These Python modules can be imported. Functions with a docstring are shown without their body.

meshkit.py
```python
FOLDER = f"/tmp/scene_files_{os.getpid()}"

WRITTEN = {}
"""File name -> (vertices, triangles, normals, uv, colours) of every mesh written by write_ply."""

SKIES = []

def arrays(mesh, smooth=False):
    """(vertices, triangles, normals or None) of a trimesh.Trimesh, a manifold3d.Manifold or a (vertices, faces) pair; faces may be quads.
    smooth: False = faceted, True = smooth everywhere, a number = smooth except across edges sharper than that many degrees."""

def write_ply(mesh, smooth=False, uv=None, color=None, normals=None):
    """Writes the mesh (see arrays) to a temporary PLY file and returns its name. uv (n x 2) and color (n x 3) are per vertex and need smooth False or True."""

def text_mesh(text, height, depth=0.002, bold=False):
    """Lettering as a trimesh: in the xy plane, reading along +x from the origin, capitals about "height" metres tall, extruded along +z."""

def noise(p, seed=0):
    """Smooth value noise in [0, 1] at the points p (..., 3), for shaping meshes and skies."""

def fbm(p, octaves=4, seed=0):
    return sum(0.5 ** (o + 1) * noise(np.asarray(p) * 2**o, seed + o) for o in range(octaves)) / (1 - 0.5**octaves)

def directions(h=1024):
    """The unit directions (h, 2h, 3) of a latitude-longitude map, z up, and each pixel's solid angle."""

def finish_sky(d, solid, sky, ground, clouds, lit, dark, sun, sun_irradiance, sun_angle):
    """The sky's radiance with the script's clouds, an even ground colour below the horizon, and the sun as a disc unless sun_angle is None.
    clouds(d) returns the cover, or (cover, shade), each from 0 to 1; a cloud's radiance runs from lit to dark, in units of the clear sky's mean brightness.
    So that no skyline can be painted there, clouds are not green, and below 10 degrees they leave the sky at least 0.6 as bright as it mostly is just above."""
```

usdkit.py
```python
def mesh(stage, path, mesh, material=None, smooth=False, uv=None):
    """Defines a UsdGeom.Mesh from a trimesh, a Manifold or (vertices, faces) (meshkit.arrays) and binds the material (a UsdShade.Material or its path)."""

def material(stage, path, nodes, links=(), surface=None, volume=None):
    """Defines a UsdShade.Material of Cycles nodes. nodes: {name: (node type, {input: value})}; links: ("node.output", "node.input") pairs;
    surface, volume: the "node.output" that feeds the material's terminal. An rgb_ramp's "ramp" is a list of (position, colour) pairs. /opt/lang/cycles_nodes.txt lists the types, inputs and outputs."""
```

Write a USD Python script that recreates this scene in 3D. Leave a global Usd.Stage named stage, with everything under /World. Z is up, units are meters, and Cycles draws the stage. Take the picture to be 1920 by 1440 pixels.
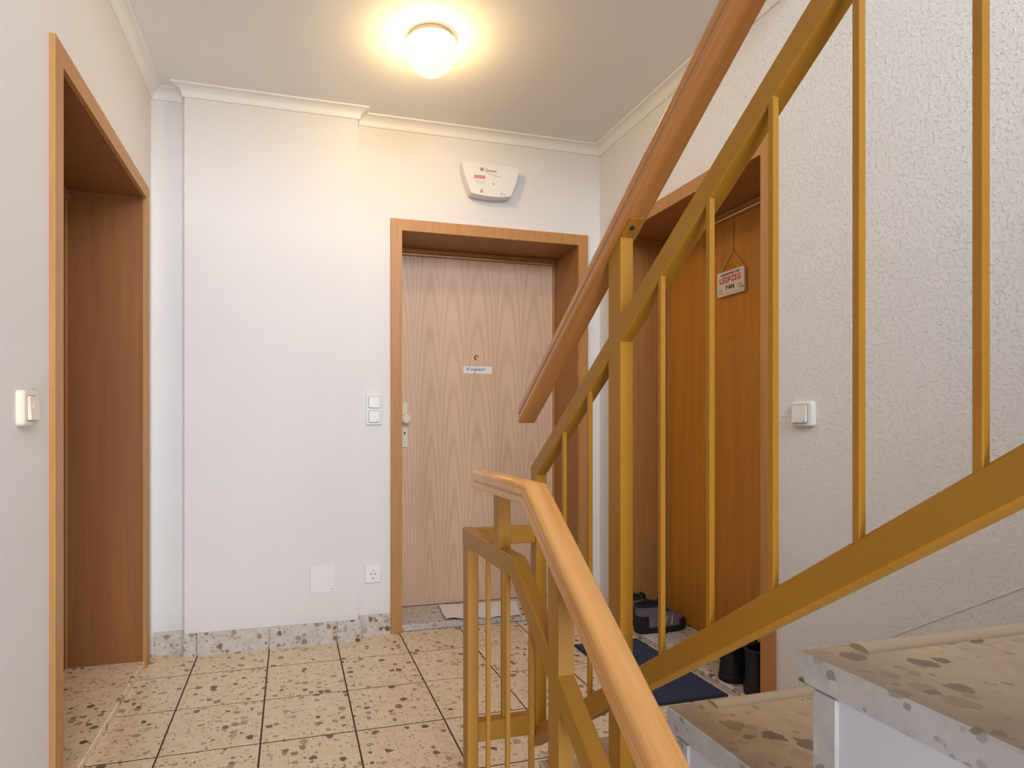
import math, random
import numpy as np, trimesh
import shapely.geometry as sg
from shapely.ops import unary_union
import usdkit, meshkit
from pxr import Usd, UsdGeom, UsdLux, Gf, Sdf

stage = Usd.Stage.CreateInMemory()
UsdGeom.SetStageUpAxis(stage, UsdGeom.Tokens.z)
UsdGeom.SetStageMetersPerUnit(stage, 1.0)
UsdGeom.Xform.Define(stage, '/World')
R = random.Random(7)

# ------------------------------------------------------------------ camera
FPX, CX, CY, YAW, EYE = 1098.7, 831.8, 793.2, math.degrees(0.2557), 1.02
cam = UsdGeom.Camera.Define(stage, '/World/Camera')
HAP = 36.0
cam.CreateHorizontalApertureAttr(HAP)
cam.CreateVerticalApertureAttr(HAP * 0.75)
cam.CreateFocalLengthAttr(HAP * FPX / 1920)
cam.CreateHorizontalApertureOffsetAttr((960 - CX) / 1920 * HAP)
cam.CreateVerticalApertureOffsetAttr((CY - 720) / 1920 * HAP)
cam.CreateClippingRangeAttr(Gf.Vec2f(0.05, 100))
cam.AddTranslateOp().Set(Gf.Vec3d(0, 0, EYE))
cam.AddRotateZOp().Set(-YAW)
cam.AddRotateXOp().Set(90)
cam.CreateExposureAttr(0.20)

# ------------------------------------------------------------------ daylight through the two stairwell windows behind the viewer
SKY_COL = (0.83, 0.885, 1.0)


def window_light(name, x, y, z, w, h, power):
    l = UsdLux.RectLight.Define(stage, '/World/' + name)
    l.CreateWidthAttr(w)
    l.CreateHeightAttr(h)
    l.CreateIntensityAttr(power)
    l.CreateColorAttr(Gf.Vec3f(*SKY_COL))
    l.AddTranslateOp().Set(Gf.Vec3d(x, y, z))
    l.AddRotateXOp().Set(90)


WIN = [(0.5, 0.30, 1.7, 1.8), (0.5, 2.95, 1.7, 1.5)]   # x centre, z centre, width, height
window_light('window_daylight', 0.5, -1.70, 0.30, 1.7, 1.8, 9.5)
window_light('window_daylight_001', 0.5, -1.70, 2.95, 1.7, 1.5, 16.0)
LAMP_WARM = (1.0, 0.71, 0.33)
BULB_W, GLOBE_W = 255.0, 2.5

# ------------------------------------------------------------------ helpers
used = {}


def numbered(path):
    n = used.get(path, 0)
    used[path] = n + 1
    return path if n == 0 else f'{path}_{n:03d}'


def tag(p, label=None, cat=None, group=None, kind=None):
    p = p.GetPrim() if hasattr(p, 'GetPrim') else p
    for k, v in (('label', label), ('category', cat), ('group', group), ('kind', kind)):
        if v:
            p.SetCustomDataByKey(k, v)
    return p


def obj(name, mesh, m, parent=None, smooth=30, label=None, kind=None):
    base = str(parent.GetPath()) if parent is not None else '/World'
    path = numbered(base + '/' + name)
    p = usdkit.mesh(stage, path, mesh, m, smooth=smooth).GetPrim()
    if label or kind:
        tag(p, label, None, None, kind)
    return p


def thing(name, label, cat, loc=(0, 0, 0), rz=0, group=None, kind=None):
    x = UsdGeom.Xform.Define(stage, numbered('/World/' + name))
    if any(loc):
        x.AddTranslateOp().Set(Gf.Vec3d(*loc))
    if rz:
        x.AddRotateZOp().Set(rz)
    return tag(x.GetPrim(), label, cat, group, kind)


cat_ = trimesh.util.concatenate


def hull(pts):
    return trimesh.convex.convex_hull(np.array(pts, float))


def box(x0, x1, y0, y1, z0, z1, b=0.0):
    if b <= 0:
        m = trimesh.creation.box((x1 - x0, y1 - y0, z1 - z0))
        m.apply_translation(((x0 + x1) / 2, (y0 + y1) / 2, (z0 + z1) / 2))
        return m
    pts = []
    for i, x in enumerate((x0, x1)):
        for j, y in enumerate((y0, y1)):
            for k, z in enumerate((z0, z1)):
                sx, sy, sz = (1, -1)[i], (1, -1)[j], (1, -1)[k]
                pts += [(x, y + sy * b, z + sz * b), (x + sx * b, y, z + sz * b), (x + sx * b, y + sy * b, z)]
    return hull(pts)


def outline(w, h, r, n=6):
    r = min(r, w / 2 - 1e-5, h / 2 - 1e-5)
    out = []
    for cx, cy, a in ((w / 2 - r, h / 2 - r, 0), (-w / 2 + r, h / 2 - r, 90), (-w / 2 + r, -h / 2 + r, 180), (w / 2 - r, -h / 2 + r, 270)):
        for i in range(n + 1):
            t = math.radians(a + 90 * i / n)
            out.append((cx + r * math.cos(t), cy + r * math.sin(t)))
    return np.array(out)


def plate(w, h, d, r, b=0.002, y0=0.0, x=0.0, z=0.0, n=6):
    """Rounded plate facing local -y, its back at y0."""
    o = outline(w, h, r, n)
    i = outline(w - 2 * b, h - 2 * b, max(r - b, 1e-4), n)
    pts = [(x + a, y0, z + c) for a, c in o] + [(x + a, y0 - d + b, z + c) for a, c in o] + [(x + a, y0 - d, z + c) for a, c in i]
    return hull(pts)


def prism(poly, axis, a, b):
    """Extrude a shapely polygon along an axis from a to b. axis x: polygon in (y, z); y: (x, z); z: (x, y)."""
    m = trimesh.creation.extrude_polygon(poly, b - a, engine='earcut')
    v = m.vertices.copy()
    if axis == 'x':
        v = np.stack([v[:, 2] + a, v[:, 0], v[:, 1]], 1)
        return trimesh.Trimesh(v, m.faces, process=False)
    if axis == 'y':
        v = np.stack([v[:, 0], v[:, 2] + a, v[:, 1]], 1)
        return trimesh.Trimesh(v, m.faces[:, ::-1], process=False)
    v[:, 2] += a
    return trimesh.Trimesh(v, m.faces, process=False)


def fix(m):
    m = trimesh.Trimesh(m.vertices, m.faces, process=True)
    trimesh.repair.fix_normals(m)
    return m


def sweep(path, profile, frame, start_dir=None, end_dir=None):
    """Sweep profile [(s, n)] along a planar polyline [(a, b)] with mitred bends. frame(a, b, s) -> 3D point. n is measured along the path's left normal."""
    P = np.array(path, float)
    d = np.diff(P, axis=0)
    d /= np.linalg.norm(d, axis=1)[:, None]
    dirs = [np.array(start_dir, float) if start_dir is not None else d[0]] + list(d) + [np.array(end_dir, float) if end_dir is not None else d[-1]]
    rings = []
    for k, p in enumerate(P):
        if k == 0:
            n = np.array([-d[0][1], d[0][0]])
            cut = np.array(start_dir if start_dir is not None else d[0], float)
        elif k == len(P) - 1:
            n = np.array([-d[-1][1], d[-1][0]])
            cut = np.array(end_dir if end_dir is not None else d[-1], float)
        else:
            n = np.array([-d[k - 1][1], d[k - 1][0]])
            cut = d[k - 1] + d[k]
        cut = cut / np.linalg.norm(cut)
        m = np.array([-cut[1], cut[0]])          # the ring lies along m
        m = m / (m @ n)
        rings.append([frame(*(p + m * nn), s) for s, nn in profile])
    V = np.array(rings).reshape(-1, 3)
    q = len(profile)
    F = []
    for k in range(len(P) - 1):
        for i in range(q):
            j = (i + 1) % q
            F += [(k * q + i, k * q + j, (k + 1) * q + j), (k * q + i, (k + 1) * q + j, (k + 1) * q + i)]
    c0, c1 = len(V), len(V) + 1
    V = np.vstack([V, V[:q].mean(0), V[-q:].mean(0)])
    for i in range(q):
        j = (i + 1) % q
        F += [(c0, j, i), (c1, (len(P) - 1) * q + i, (len(P) - 1) * q + j)]
    return fix(trimesh.Trimesh(V, F, process=False))


def tube(points, r, n=8):
    import sys
    p = np.asarray(points, float)
    t = np.gradient(p, axis=0)
    t /= np.linalg.norm(t, axis=1, keepdims=True) + 1e-12
    ref = np.array([0.3, 0.5, 0.81])
    a = np.cross(t, ref)
    a /= np.linalg.norm(a, axis=1, keepdims=True) + 1e-12
    b = np.cross(t, a)
    g = np.arange(n) * 2 * np.pi / n
    rr = np.broadcast_to(r, (len(p),))
    V = (p[:, None] + rr[:, None, None] * (np.cos(g)[None, :, None] * a[:, None] + np.sin(g)[None, :, None] * b[:, None])).reshape(-1, 3)
    F = []
    for k in range(len(p) - 1):
        for i in range(n):
            j = (i + 1) % n
            F += [(k * n + i, k * n + j, (k + 1) * n + j), (k * n + i, (k + 1) * n + j, (k + 1) * n + i)]
    c0, c1 = len(V), len(V) + 1
    V = np.vstack([V, p[0], p[-1]])
    for i in range(n):
        j = (i + 1) % n
        F += [(c0, j, i), (c1, (len(p) - 1) * n + i, (len(p) - 1) * n + j)]
    return fix(trimesh.Trimesh(V, F, process=False))


def lathe(prof, n=48):
    return fix(trimesh.creation.revolve(np.array(prof, float), sections=n))


def disc(r, d, x=0, z=0, y0=0, b=0.001, n=24):
    """Round button facing local -y."""
    g = np.arange(n) * 2 * np.pi / n
    pts = []
    for rad, y in ((r, y0), (r, y0 - d + b), (r - b, y0 - d)):
        pts += [(x + rad * math.cos(t), y, z + rad * math.sin(t)) for t in g]
    return hull(pts)


def lettering(text, height, x, z, y, depth=0.0006, centre=True, squeeze=1.0):
    m = meshkit.text_mesh(text, height, depth, bold=True)
    v = np.array(m.vertices)
    w = (v[:, 0].max() - v[:, 0].min())
    vx = (v[:, 0] - (v[:, 0].min() + w / 2 if centre else v[:, 0].min())) * squeeze
    V = np.stack([x + vx, y - v[:, 2], z + v[:, 1]], 1)
    return trimesh.Trimesh(V, m.faces, process=False)


def strokes(lines, width, x, z, y, s, depth=0.0005):
    """Pen strokes in the x-z plane as raised ink."""
    g = unary_union([sg.LineString(l).buffer(width / s / 2, quad_segs=3) for l in lines])
    out = []
    for p in getattr(g, 'geoms', [g]):
        m = trimesh.creation.extrude_polygon(p, depth, engine='earcut')
        v = np.array(m.vertices)
        out.append(trimesh.Trimesh(np.stack([x + v[:, 0] * s, y - v[:, 2], z + v[:, 1] * s], 1), m.faces, process=False))
    return cat_(out)


# ------------------------------------------------------------------ materials
L = '/World/Looks/'
UsdGeom.Scope.Define(stage, '/World/Looks')


def mat(name, nodes, links, surface='p.BSDF'):
    return usdkit.material(stage, L + name, nodes, links, surface=surface)


def plain(name, col, rough=0.5, **kw):
    return mat(name, {'p': ('principled_bsdf', dict(base_color=col, roughness=rough, **kw))}, [])


def plaster(name, col, scale, strength, dist=0.004, scale2=None):
    nodes = {'g': ('geometry', {}),
             'n': ('noise_texture', dict(scale=scale, detail=3.0, roughness=0.6)),
             'r': ('rgb_ramp', dict(ramp=[(0.0, (0, 0, 0)), (0.52, (0.1, 0.1, 0.1)), (0.68, (1, 1, 1)), (1, (1, 1, 1))])),
             'b': ('bump', dict(strength=strength, distance=dist)),
             'v': ('noise_texture', dict(scale=1.3, detail=2.0)),
             'c': ('rgb_ramp', dict(ramp=[(0.3, tuple(x * 0.97 for x in col)), (0.7, col)])),
             'p': ('principled_bsdf', dict(roughness=0.75, specular_ior_level=0.25))}
    links = [('g.position', 'n.vector'), ('n.fac', 'r.fac'), ('r.color', 'b.height'), ('b.normal', 'p.normal'), ('g.position', 'v.vector'), ('v.fac', 'c.fac'), ('c.color', 'p.base_color')]
    return mat(name, nodes, links)


M = {}
M['wall'] = plaster('wall_plaster', (0.77, 0.745, 0.71), 120, 0.10)
M['rough'] = plaster('rough_plaster', (0.80, 0.785, 0.76), 105, 0.42, 0.006)
M['ceiling'] = plaster('ceiling_paint', (0.86, 0.835, 0.795), 160, 0.05)
M['crown'] = plain('crown_white', (0.83, 0.81, 0.77), 0.45)
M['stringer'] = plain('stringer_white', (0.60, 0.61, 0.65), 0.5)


def terrazzo(name, base, base2, big=34.0, dens=0.30, top=None, rough=0.32, dark=1.0, mid_mix=0.55, grey=False):
    """Cement with stone chips: two sizes of cut stones in a mottled matrix; top = warm lamplight tint painted on upward faces."""
    def d(c):
        m = sum(c) / 3
        return tuple((0.3 * x + 0.7 * m) * dark if grey else x * dark for x in c)
    nodes = {'g': ('geometry', {}), 'o': ('object_info', {}),
             'off': ('vector_math', dict(math_type='scale', vector1=(17.3, 9.1, 5.7))),
             'pos': ('vector_math', dict(math_type='add')),
             'warp': ('noise_texture', dict(scale=55.0, detail=2.0)),
             'ws': ('vector_math', dict(math_type='scale', scale=0.014)),
             'pw': ('vector_math', dict(math_type='add')),
             'v1': ('voronoi_texture', dict(scale=big, feature='f1')),
             's1': ('separate_color', {}),
             't1': ('map_range', dict(from_min=1 - dens, from_max=1.0, to_min=0.08, to_max=0.56, clamp=True)),
             'd1': ('math', dict(math_type='subtract')),
             'm1': ('map_range', dict(from_min=-0.02, from_max=0.03, to_min=0.0, to_max=1.0, clamp=True)),
             'c1': ('rgb_ramp', dict(ramp=[(0.0, d((0.10, 0.062, 0.032))), (0.35, d((0.20, 0.135, 0.08))), (0.6, d((0.30, 0.22, 0.14))), (1.0, d((0.36, 0.30, 0.24)))])),
             'v2': ('voronoi_texture', dict(scale=big * 2.3, feature='f1')),
             's2': ('separate_color', {}),
             't2': ('map_range', dict(from_min=0.30, from_max=1.0, to_min=0.0, to_max=0.58, clamp=True)),
             'd2': ('math', dict(math_type='subtract')),
             'm2': ('map_range', dict(from_min=-0.03, from_max=0.05, to_min=0.0, to_max=mid_mix, clamp=True)),
             'c2': ('rgb_ramp', dict(ramp=[(0.0, d((0.15, 0.095, 0.05))), (0.35, d((0.30, 0.21, 0.125))), (0.7, d((0.48, 0.37, 0.24))), (1.0, d((0.34, 0.26, 0.18)))])),
             'nb': ('noise_texture', dict(scale=28.0, detail=3.0)),
             'cb': ('rgb_ramp', dict(ramp=[(0.3, base2), (0.7, base)])),
             'x2': ('mix', {}), 'x1': ('mix', {}),
             'p': ('principled_bsdf', dict(roughness=rough, specular_ior_level=0.4))}
    links = [('o.random', 'off.scale'), ('g.position', 'pos.vector1'), ('off.vector', 'pos.vector2'), ('pos.vector', 'warp.vector'),
             ('warp.color', 'ws.vector1'), ('pos.vector', 'pw.vector1'), ('ws.vector', 'pw.vector2'), ('pw.vector', 'v1.vector'), ('pw.vector', 'v2.vector'),
             ('v1.color', 's1.color'), ('s1.r', 't1.value'), ('t1.result', 'd1.value1'), ('v1.distance', 'd1.value2'), ('d1.value', 'm1.value'), ('s1.g', 'c1.fac'),
             ('v2.color', 's2.color'), ('s2.r', 't2.value'), ('t2.result', 'd2.value1'), ('v2.distance', 'd2.value2'), ('d2.value', 'm2.value'), ('s2.g', 'c2.fac'),
             ('pos.vector', 'nb.vector'), ('nb.fac', 'cb.fac'),
             ('m2.result', 'x2.fac'), ('cb.color', 'x2.color1'), ('c2.color', 'x2.color2'),
             ('m1.result', 'x1.fac'), ('x2.color', 'x1.color1'), ('c1.color', 'x1.color2')]
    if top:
        nodes |= {'sn': ('separate_xyz', {}), 'up': ('math', dict(math_type='greater_than', value2=0.8)), 'lamp_tint': ('mix', dict(mix_type='multiply', color2=top))}
        # brown foot dirt along the open edge of the treads
        nodes |= {'sx': ('separate_xyz', {}), 'dn': ('noise_texture', dict(scale=14.0, detail=3.0)), 'da': ('math', dict(math_type='multiply_add', value2=0.10, value3=-0.05)),
                  'dx': ('math', dict(math_type='add')), 'dm': ('map_range', dict(from_min=0.60, from_max=0.70, to_min=0.62, to_max=0.0, clamp=True)),
                  'du': ('math', dict(math_type='multiply')), 'dc': ('mix', dict(color2=(0.20, 0.13, 0.085)))}
        links += [('g.normal', 'sn.vector'), ('sn.z', 'up.value1'), ('up.value', 'lamp_tint.fac'), ('x1.color', 'lamp_tint.color1'),
                  ('g.position', 'sx.vector'), ('g.position', 'dn.vector'), ('dn.fac', 'da.value1'), ('sx.x', 'dx.value1'), ('da.value', 'dx.value2'), ('dx.value', 'dm.value'),
                  ('dm.result', 'du.value1'), ('up.value', 'du.value2'), ('du.value', 'dc.fac'), ('lamp_tint.color', 'dc.color1'), ('dc.color', 'p.base_color')]
    else:
        links += [('x1.color', 'p.base_color')]
    return mat(name, nodes, links)


M['tile'] = terrazzo('terrazzo_tile', (0.82, 0.665, 0.455), (0.74, 0.585, 0.385), 36.0, 0.34, mid_mix=0.75, dark=1.3)
M['skirt'] = terrazzo('terrazzo_skirting', (0.66, 0.61, 0.56), (0.54, 0.49, 0.44), 36.0, 0.42, mid_mix=0.75, dark=1.3)
M['step'] = terrazzo('terrazzo_step', (0.52, 0.505, 0.485), (0.43, 0.415, 0.395), 31.0, 0.55, top=(1.16, 0.92, 0.62), dark=1.55, mid_mix=0.7, grey=True)  # cool daylight grey painted into the sides, lamp warmth into the top tint
M['grout'] = plain('joint_grout', (0.085, 0.05, 0.025), 0.9)
M['concrete'] = plain('concrete', (0.5, 0.49, 0.47), 0.85)
M['antislip'] = plain('antislip_strip', (0.52, 0.40, 0.26), 0.45)


def metal_paint(name, col):
    nodes = {'g': ('geometry', {}), 'n': ('noise_texture', dict(scale=6.0, detail=4.0)),
             'c': ('rgb_ramp', dict(ramp=[(0.3, tuple(x * 0.9 for x in col)), (0.7, col)])),
             'n2': ('noise_texture', dict(scale=220.0, detail=2.0)), 'b': ('bump', dict(strength=0.05, distance=0.002)),
             'p': ('principled_bsdf', dict(roughness=0.42, specular_ior_level=0.3))}
    return mat(name, nodes, [('g.position', 'n.vector'), ('n.fac', 'c.fac'), ('c.color', 'p.base_color'), ('g.position', 'n2.vector'), ('n2.fac', 'b.height'), ('b.normal', 'p.normal')])


M['paint'] = metal_paint('ochre_paint', (0.385, 0.172, 0.013))


def wood(name, c0, c1, stretch, scale, rough=0.35, coat=0.0, rot=(0, 0, 0), contrast=(0.3, 0.7), spec=0.4):
    """Fine straight grain: noise stretched along one axis."""
    nodes = {'g': ('geometry', {}), 'm': ('mapping', dict(scale=stretch)), 'r0': ('vector_rotate', dict(rotate_type='euler_xyz', rotation=rot)),
             'n': ('noise_texture', dict(scale=scale, detail=5.0, roughness=0.65)),
             'c': ('rgb_ramp', dict(ramp=[(contrast[0], c0), (contrast[1], c1)])),
             'p': ('principled_bsdf', dict(roughness=rough, coat_weight=coat, coat_roughness=0.12, specular_ior_level=spec))}
    return mat(name, nodes, [('g.position', 'r0.vector'), ('r0.vector', 'm.vector'), ('m.vector', 'n.vector'), ('n.fac', 'c.fac'), ('c.color', 'p.base_color')])


SLOPE = 0.735
ANG = math.atan(SLOPE)
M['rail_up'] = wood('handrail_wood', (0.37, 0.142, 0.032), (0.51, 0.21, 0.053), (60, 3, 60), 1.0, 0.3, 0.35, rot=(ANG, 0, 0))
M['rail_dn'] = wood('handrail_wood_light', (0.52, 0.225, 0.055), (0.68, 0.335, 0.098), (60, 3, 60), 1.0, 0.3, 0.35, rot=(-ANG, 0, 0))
M['casing'] = wood('beech_laminate', (0.43, 0.20, 0.060), (0.50, 0.245, 0.08), (90, 90, 3.5), 1.0, 0.42, contrast=(0.35, 0.65))
M['lining'] = wood('beech_recess_shaded', (0.33, 0.145, 0.042), (0.40, 0.185, 0.056), (90, 90, 3.5), 1.0, 0.42, contrast=(0.35, 0.65))  # casing beech, darkened with the shade of the deep recess
M['orange'] = wood('orange_veneer', (0.46, 0.185, 0.020), (0.60, 0.255, 0.034), (26, 26, 1.3), 1.0, 0.4, contrast=(0.3, 0.7))
M['brown'] = wood('brown_veneer', (0.235, 0.090, 0.025), (0.30, 0.120, 0.036), (30, 30, 1.4), 1.0, 0.4, contrast=(0.3, 0.7))


def oak(name):
    """Crown-cut veneer leaves laid side by side: arched figure from growth rings cut on a slant."""
    LW = 0.158
    nodes = {'g': ('geometry', {}), 's': ('separate_xyz', {}),
             'wm': ('mapping', dict(scale=(3.2, 3.2, 1.1))), 'wn': ('noise_texture', dict(scale=1.0, detail=2.0)), 'ww': ('math', dict(math_type='multiply_add', value2=0.07, value3=-0.035)),
             'xw': ('math', dict(math_type='add')),
             'xd': ('math', dict(math_type='divide', value2=LW)), 'xf': ('math', dict(math_type='floor')), 'wh': ('white_noise_texture', dict(dimensions='1D')),
             'fr0': ('math', dict(math_type='subtract')), 'fc': ('math', dict(math_type='subtract', value2=0.5)),
             'ro': ('math', dict(math_type='multiply_add', value2=0.30, value3=-0.15)), 'fc2': ('math', dict(math_type='add')), 'xc': ('math', dict(math_type='multiply', value2=LW)),
             'x2': ('math', dict(math_type='multiply')),
             'zo': ('math', dict(math_type='multiply_add', value2=0.55)),
             'zd': ('math', dict(math_type='multiply_add', value2=0.046, value3=0.016)),
             'z2': ('math', dict(math_type='multiply')),
             'sum': ('math', dict(math_type='add')), 'rt': ('math', dict(math_type='sqrt')),
             'st': ('mapping', dict(scale=(11, 11, 2.4))), 'fn': ('noise_texture', dict(scale=1.0, detail=4.0)),
             'rf': ('math', dict(math_type='multiply_add', value2=0.011)),
             'fr': ('math', dict(math_type='multiply', value2=470.0)), 'sn': ('math', dict(math_type='sine')),
             'mr': ('map_range', dict(from_min=-1.0, from_max=1.0, to_min=0.0, to_max=1.0)),
             'pg': ('mapping', dict(scale=(300, 300, 7))), 'pn': ('noise_texture', dict(scale=1.0, detail=4.0)),
             'mx': ('mix_float', dict(fac=0.5)),
             'lg': ('mapping', dict(scale=(6, 6, 0.5))), 'lnn': ('noise_texture', dict(scale=1.0, detail=2.0)),
             'lc': ('rgb_ramp', dict(ramp=[(0.3, (0.88, 0.85, 0.83)), (0.7, (1.06, 1.05, 1.04))])),
             'c': ('rgb_ramp', dict(ramp=[(0.08, (0.49, 0.31, 0.20)), (0.24, (0.63, 0.43, 0.29)), (0.5, (0.70, 0.495, 0.345)), (0.9, (0.715, 0.51, 0.36))])),
             'mu': ('mix', dict(mix_type='multiply', fac=1.0)),
             'p': ('principled_bsdf', dict(roughness=0.45, specular_ior_level=0.35))}
    links = [('g.position', 's.vector'), ('g.position', 'wm.vector'), ('wm.vector', 'wn.vector'), ('wn.fac', 'ww.value1'), ('s.x', 'xw.value1'), ('ww.value', 'xw.value2'),
             ('xw.value', 'xd.value1'), ('xd.value', 'xf.value1'), ('xf.value', 'wh.w'), ('xd.value', 'fr0.value1'), ('xf.value', 'fr0.value2'), ('fr0.value', 'fc.value1'),
             ('wh.value', 'ro.value1'), ('fc.value', 'fc2.value1'), ('ro.value', 'fc2.value2'), ('fc2.value', 'xc.value1'),
             ('xc.value', 'x2.value1'), ('xc.value', 'x2.value2'), ('wh.value', 'zo.value1'), ('s.z', 'zo.value3'), ('zo.value', 'zd.value1'), ('zd.value', 'z2.value1'), ('zd.value', 'z2.value2'),
             ('x2.value', 'sum.value1'), ('z2.value', 'sum.value2'), ('sum.value', 'rt.value1'),
             ('g.position', 'st.vector'), ('st.vector', 'fn.vector'), ('fn.fac', 'rf.value1'), ('rt.value', 'rf.value3'), ('rf.value', 'fr.value1'), ('fr.value', 'sn.value1'), ('sn.value', 'mr.value'),
             ('g.position', 'pg.vector'), ('pg.vector', 'pn.vector'), ('mr.result', 'mx.a'), ('pn.fac', 'mx.b'), ('mx.result', 'c.fac'),
             ('g.position', 'lg.vector'), ('lg.vector', 'lnn.vector'), ('lnn.fac', 'lc.fac'), ('c.color', 'mu.color1'), ('lc.color', 'mu.color2'), ('mu.color', 'p.base_color')]
    return mat(name, nodes, links)


M['oak'] = oak('oak_veneer')
M['plastic'] = plain('white_plastic', (0.80, 0.785, 0.74), 0.3)
M['cream'] = plain('cream_plastic', (0.78, 0.70, 0.54), 0.3)
M['painted_cover'] = plain('overpainted_cover', (0.80, 0.78, 0.75), 0.6)
M['dark'] = plain('dark_gap', (0.015, 0.012, 0.01), 0.7)
M['brass'] = plain('aged_brass', (0.45, 0.28, 0.10), 0.25, metallic=1.0)
M['lens'] = plain('peephole_lens', (0.75, 0.70, 0.6), 0.05, metallic=0.6)
M['strip'] = plain('gleam_strip_metal', (0.8, 0.68, 0.5), 0.22, metallic=1.0)
M['steel'] = plain('steel', (0.55, 0.54, 0.52), 0.35, metallic=1.0)
M['paper'] = plain('white_paper', (0.82, 0.80, 0.78), 0.7)
M['cloth'] = plain('white_cloth', (0.83, 0.80, 0.75), 0.85)
M['ink'] = plain('blue_ink', (0.05, 0.07, 0.16), 0.6)
M['grey_ink'] = plain('grey_print', (0.30, 0.28, 0.27), 0.6)
M['red_ink'] = plain('red_print', (0.50, 0.03, 0.03), 0.6)
M['pale_red'] = plain('pale_red_print', (0.66, 0.24, 0.21), 0.6)
M['black_ink'] = plain('black_print', (0.03, 0.02, 0.02), 0.6)
M['sign'] = plain('sign_board', (0.82, 0.68, 0.60), 0.55)
M['string'] = plain('jute_string', (0.62, 0.38, 0.17), 0.85)
M['mat_blue'] = plain('blue_carpet', (0.016, 0.018, 0.034), 0.95)
M['mat_rib'] = plain('blue_carpet_rib', (0.040, 0.046, 0.085), 0.95)
M['mat_edge'] = plain('mat_rubber_edge', (0.02, 0.02, 0.03), 0.8)
M['black'] = plain('black_leather', (0.008, 0.008, 0.009), 0.55)
M['black_rubber'] = plain('black_rubber', (0.010, 0.010, 0.012), 0.8)
M['shoe_grey'] = plain('grey_mesh_fabric', (0.15, 0.12, 0.125), 0.8)
M['shoe_dark'] = plain('dark_suede', (0.015, 0.011, 0.014), 0.9)
M['shoe_light'] = plain('pale_overlay', (0.33, 0.29, 0.29), 0.7)
M['lace'] = plain('grey_lace', (0.16, 0.14, 0.15), 0.85)
M['lamp_base'] = plain('lamp_base_metal', (0.50, 0.42, 0.32), 0.4)
M['pane'] = mat('window_pane', {'t': ('transparent_bsdf', {}), 'g': ('glossy_bsdf', dict(roughness=0.02, color=(1, 1, 1))), 'f': ('fresnel', dict(IOR=1.45)), 'm': ('mix_closure', {})},
                [('f.fac', 'm.fac'), ('t.BSDF', 'm.closure1'), ('g.BSDF', 'm.closure2')], surface='m.closure')
M['bulb'] = mat('bulb_light', {'e': ('emission', dict(color=LAMP_WARM, strength=BULB_W))}, [], surface='e.emission')
M['globe'] = mat('pressed_glass', {
    'g': ('geometry', {}), 'v': ('voronoi_texture', dict(scale=120.0)), 'b': ('bump', dict(strength=0.6, distance=0.004)),
    'r': ('rgb_ramp', dict(ramp=[(0.0, (0.62, 0.62, 0.62)), (0.8, (1.0, 1.0, 1.0))])), 'mu': ('mix', dict(mix_type='multiply', fac=1.0, color2=(1.0, 0.79, 0.40))),
    'e': ('emission', dict(strength=GLOBE_W)), 't': ('transparent_bsdf', dict(color=(1, 0.97, 0.9))), 'x': ('mix_closure', dict(fac=0.42)),
    'gl': ('glossy_bsdf', dict(roughness=0.12, color=(1, 1, 1))), 'm': ('mix_closure', dict(fac=0.06))},
    [('g.position', 'v.vector'), ('v.distance', 'b.height'), ('v.distance', 'r.fac'), ('r.color', 'mu.color1'), ('mu.color', 'e.color'), ('e.emission', 'x.closure1'), ('t.BSDF', 'x.closure2'),
     ('b.normal', 'gl.normal'), ('x.closure', 'm.closure1'), ('gl.BSDF', 'm.closure2')], surface='m.closure')

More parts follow.
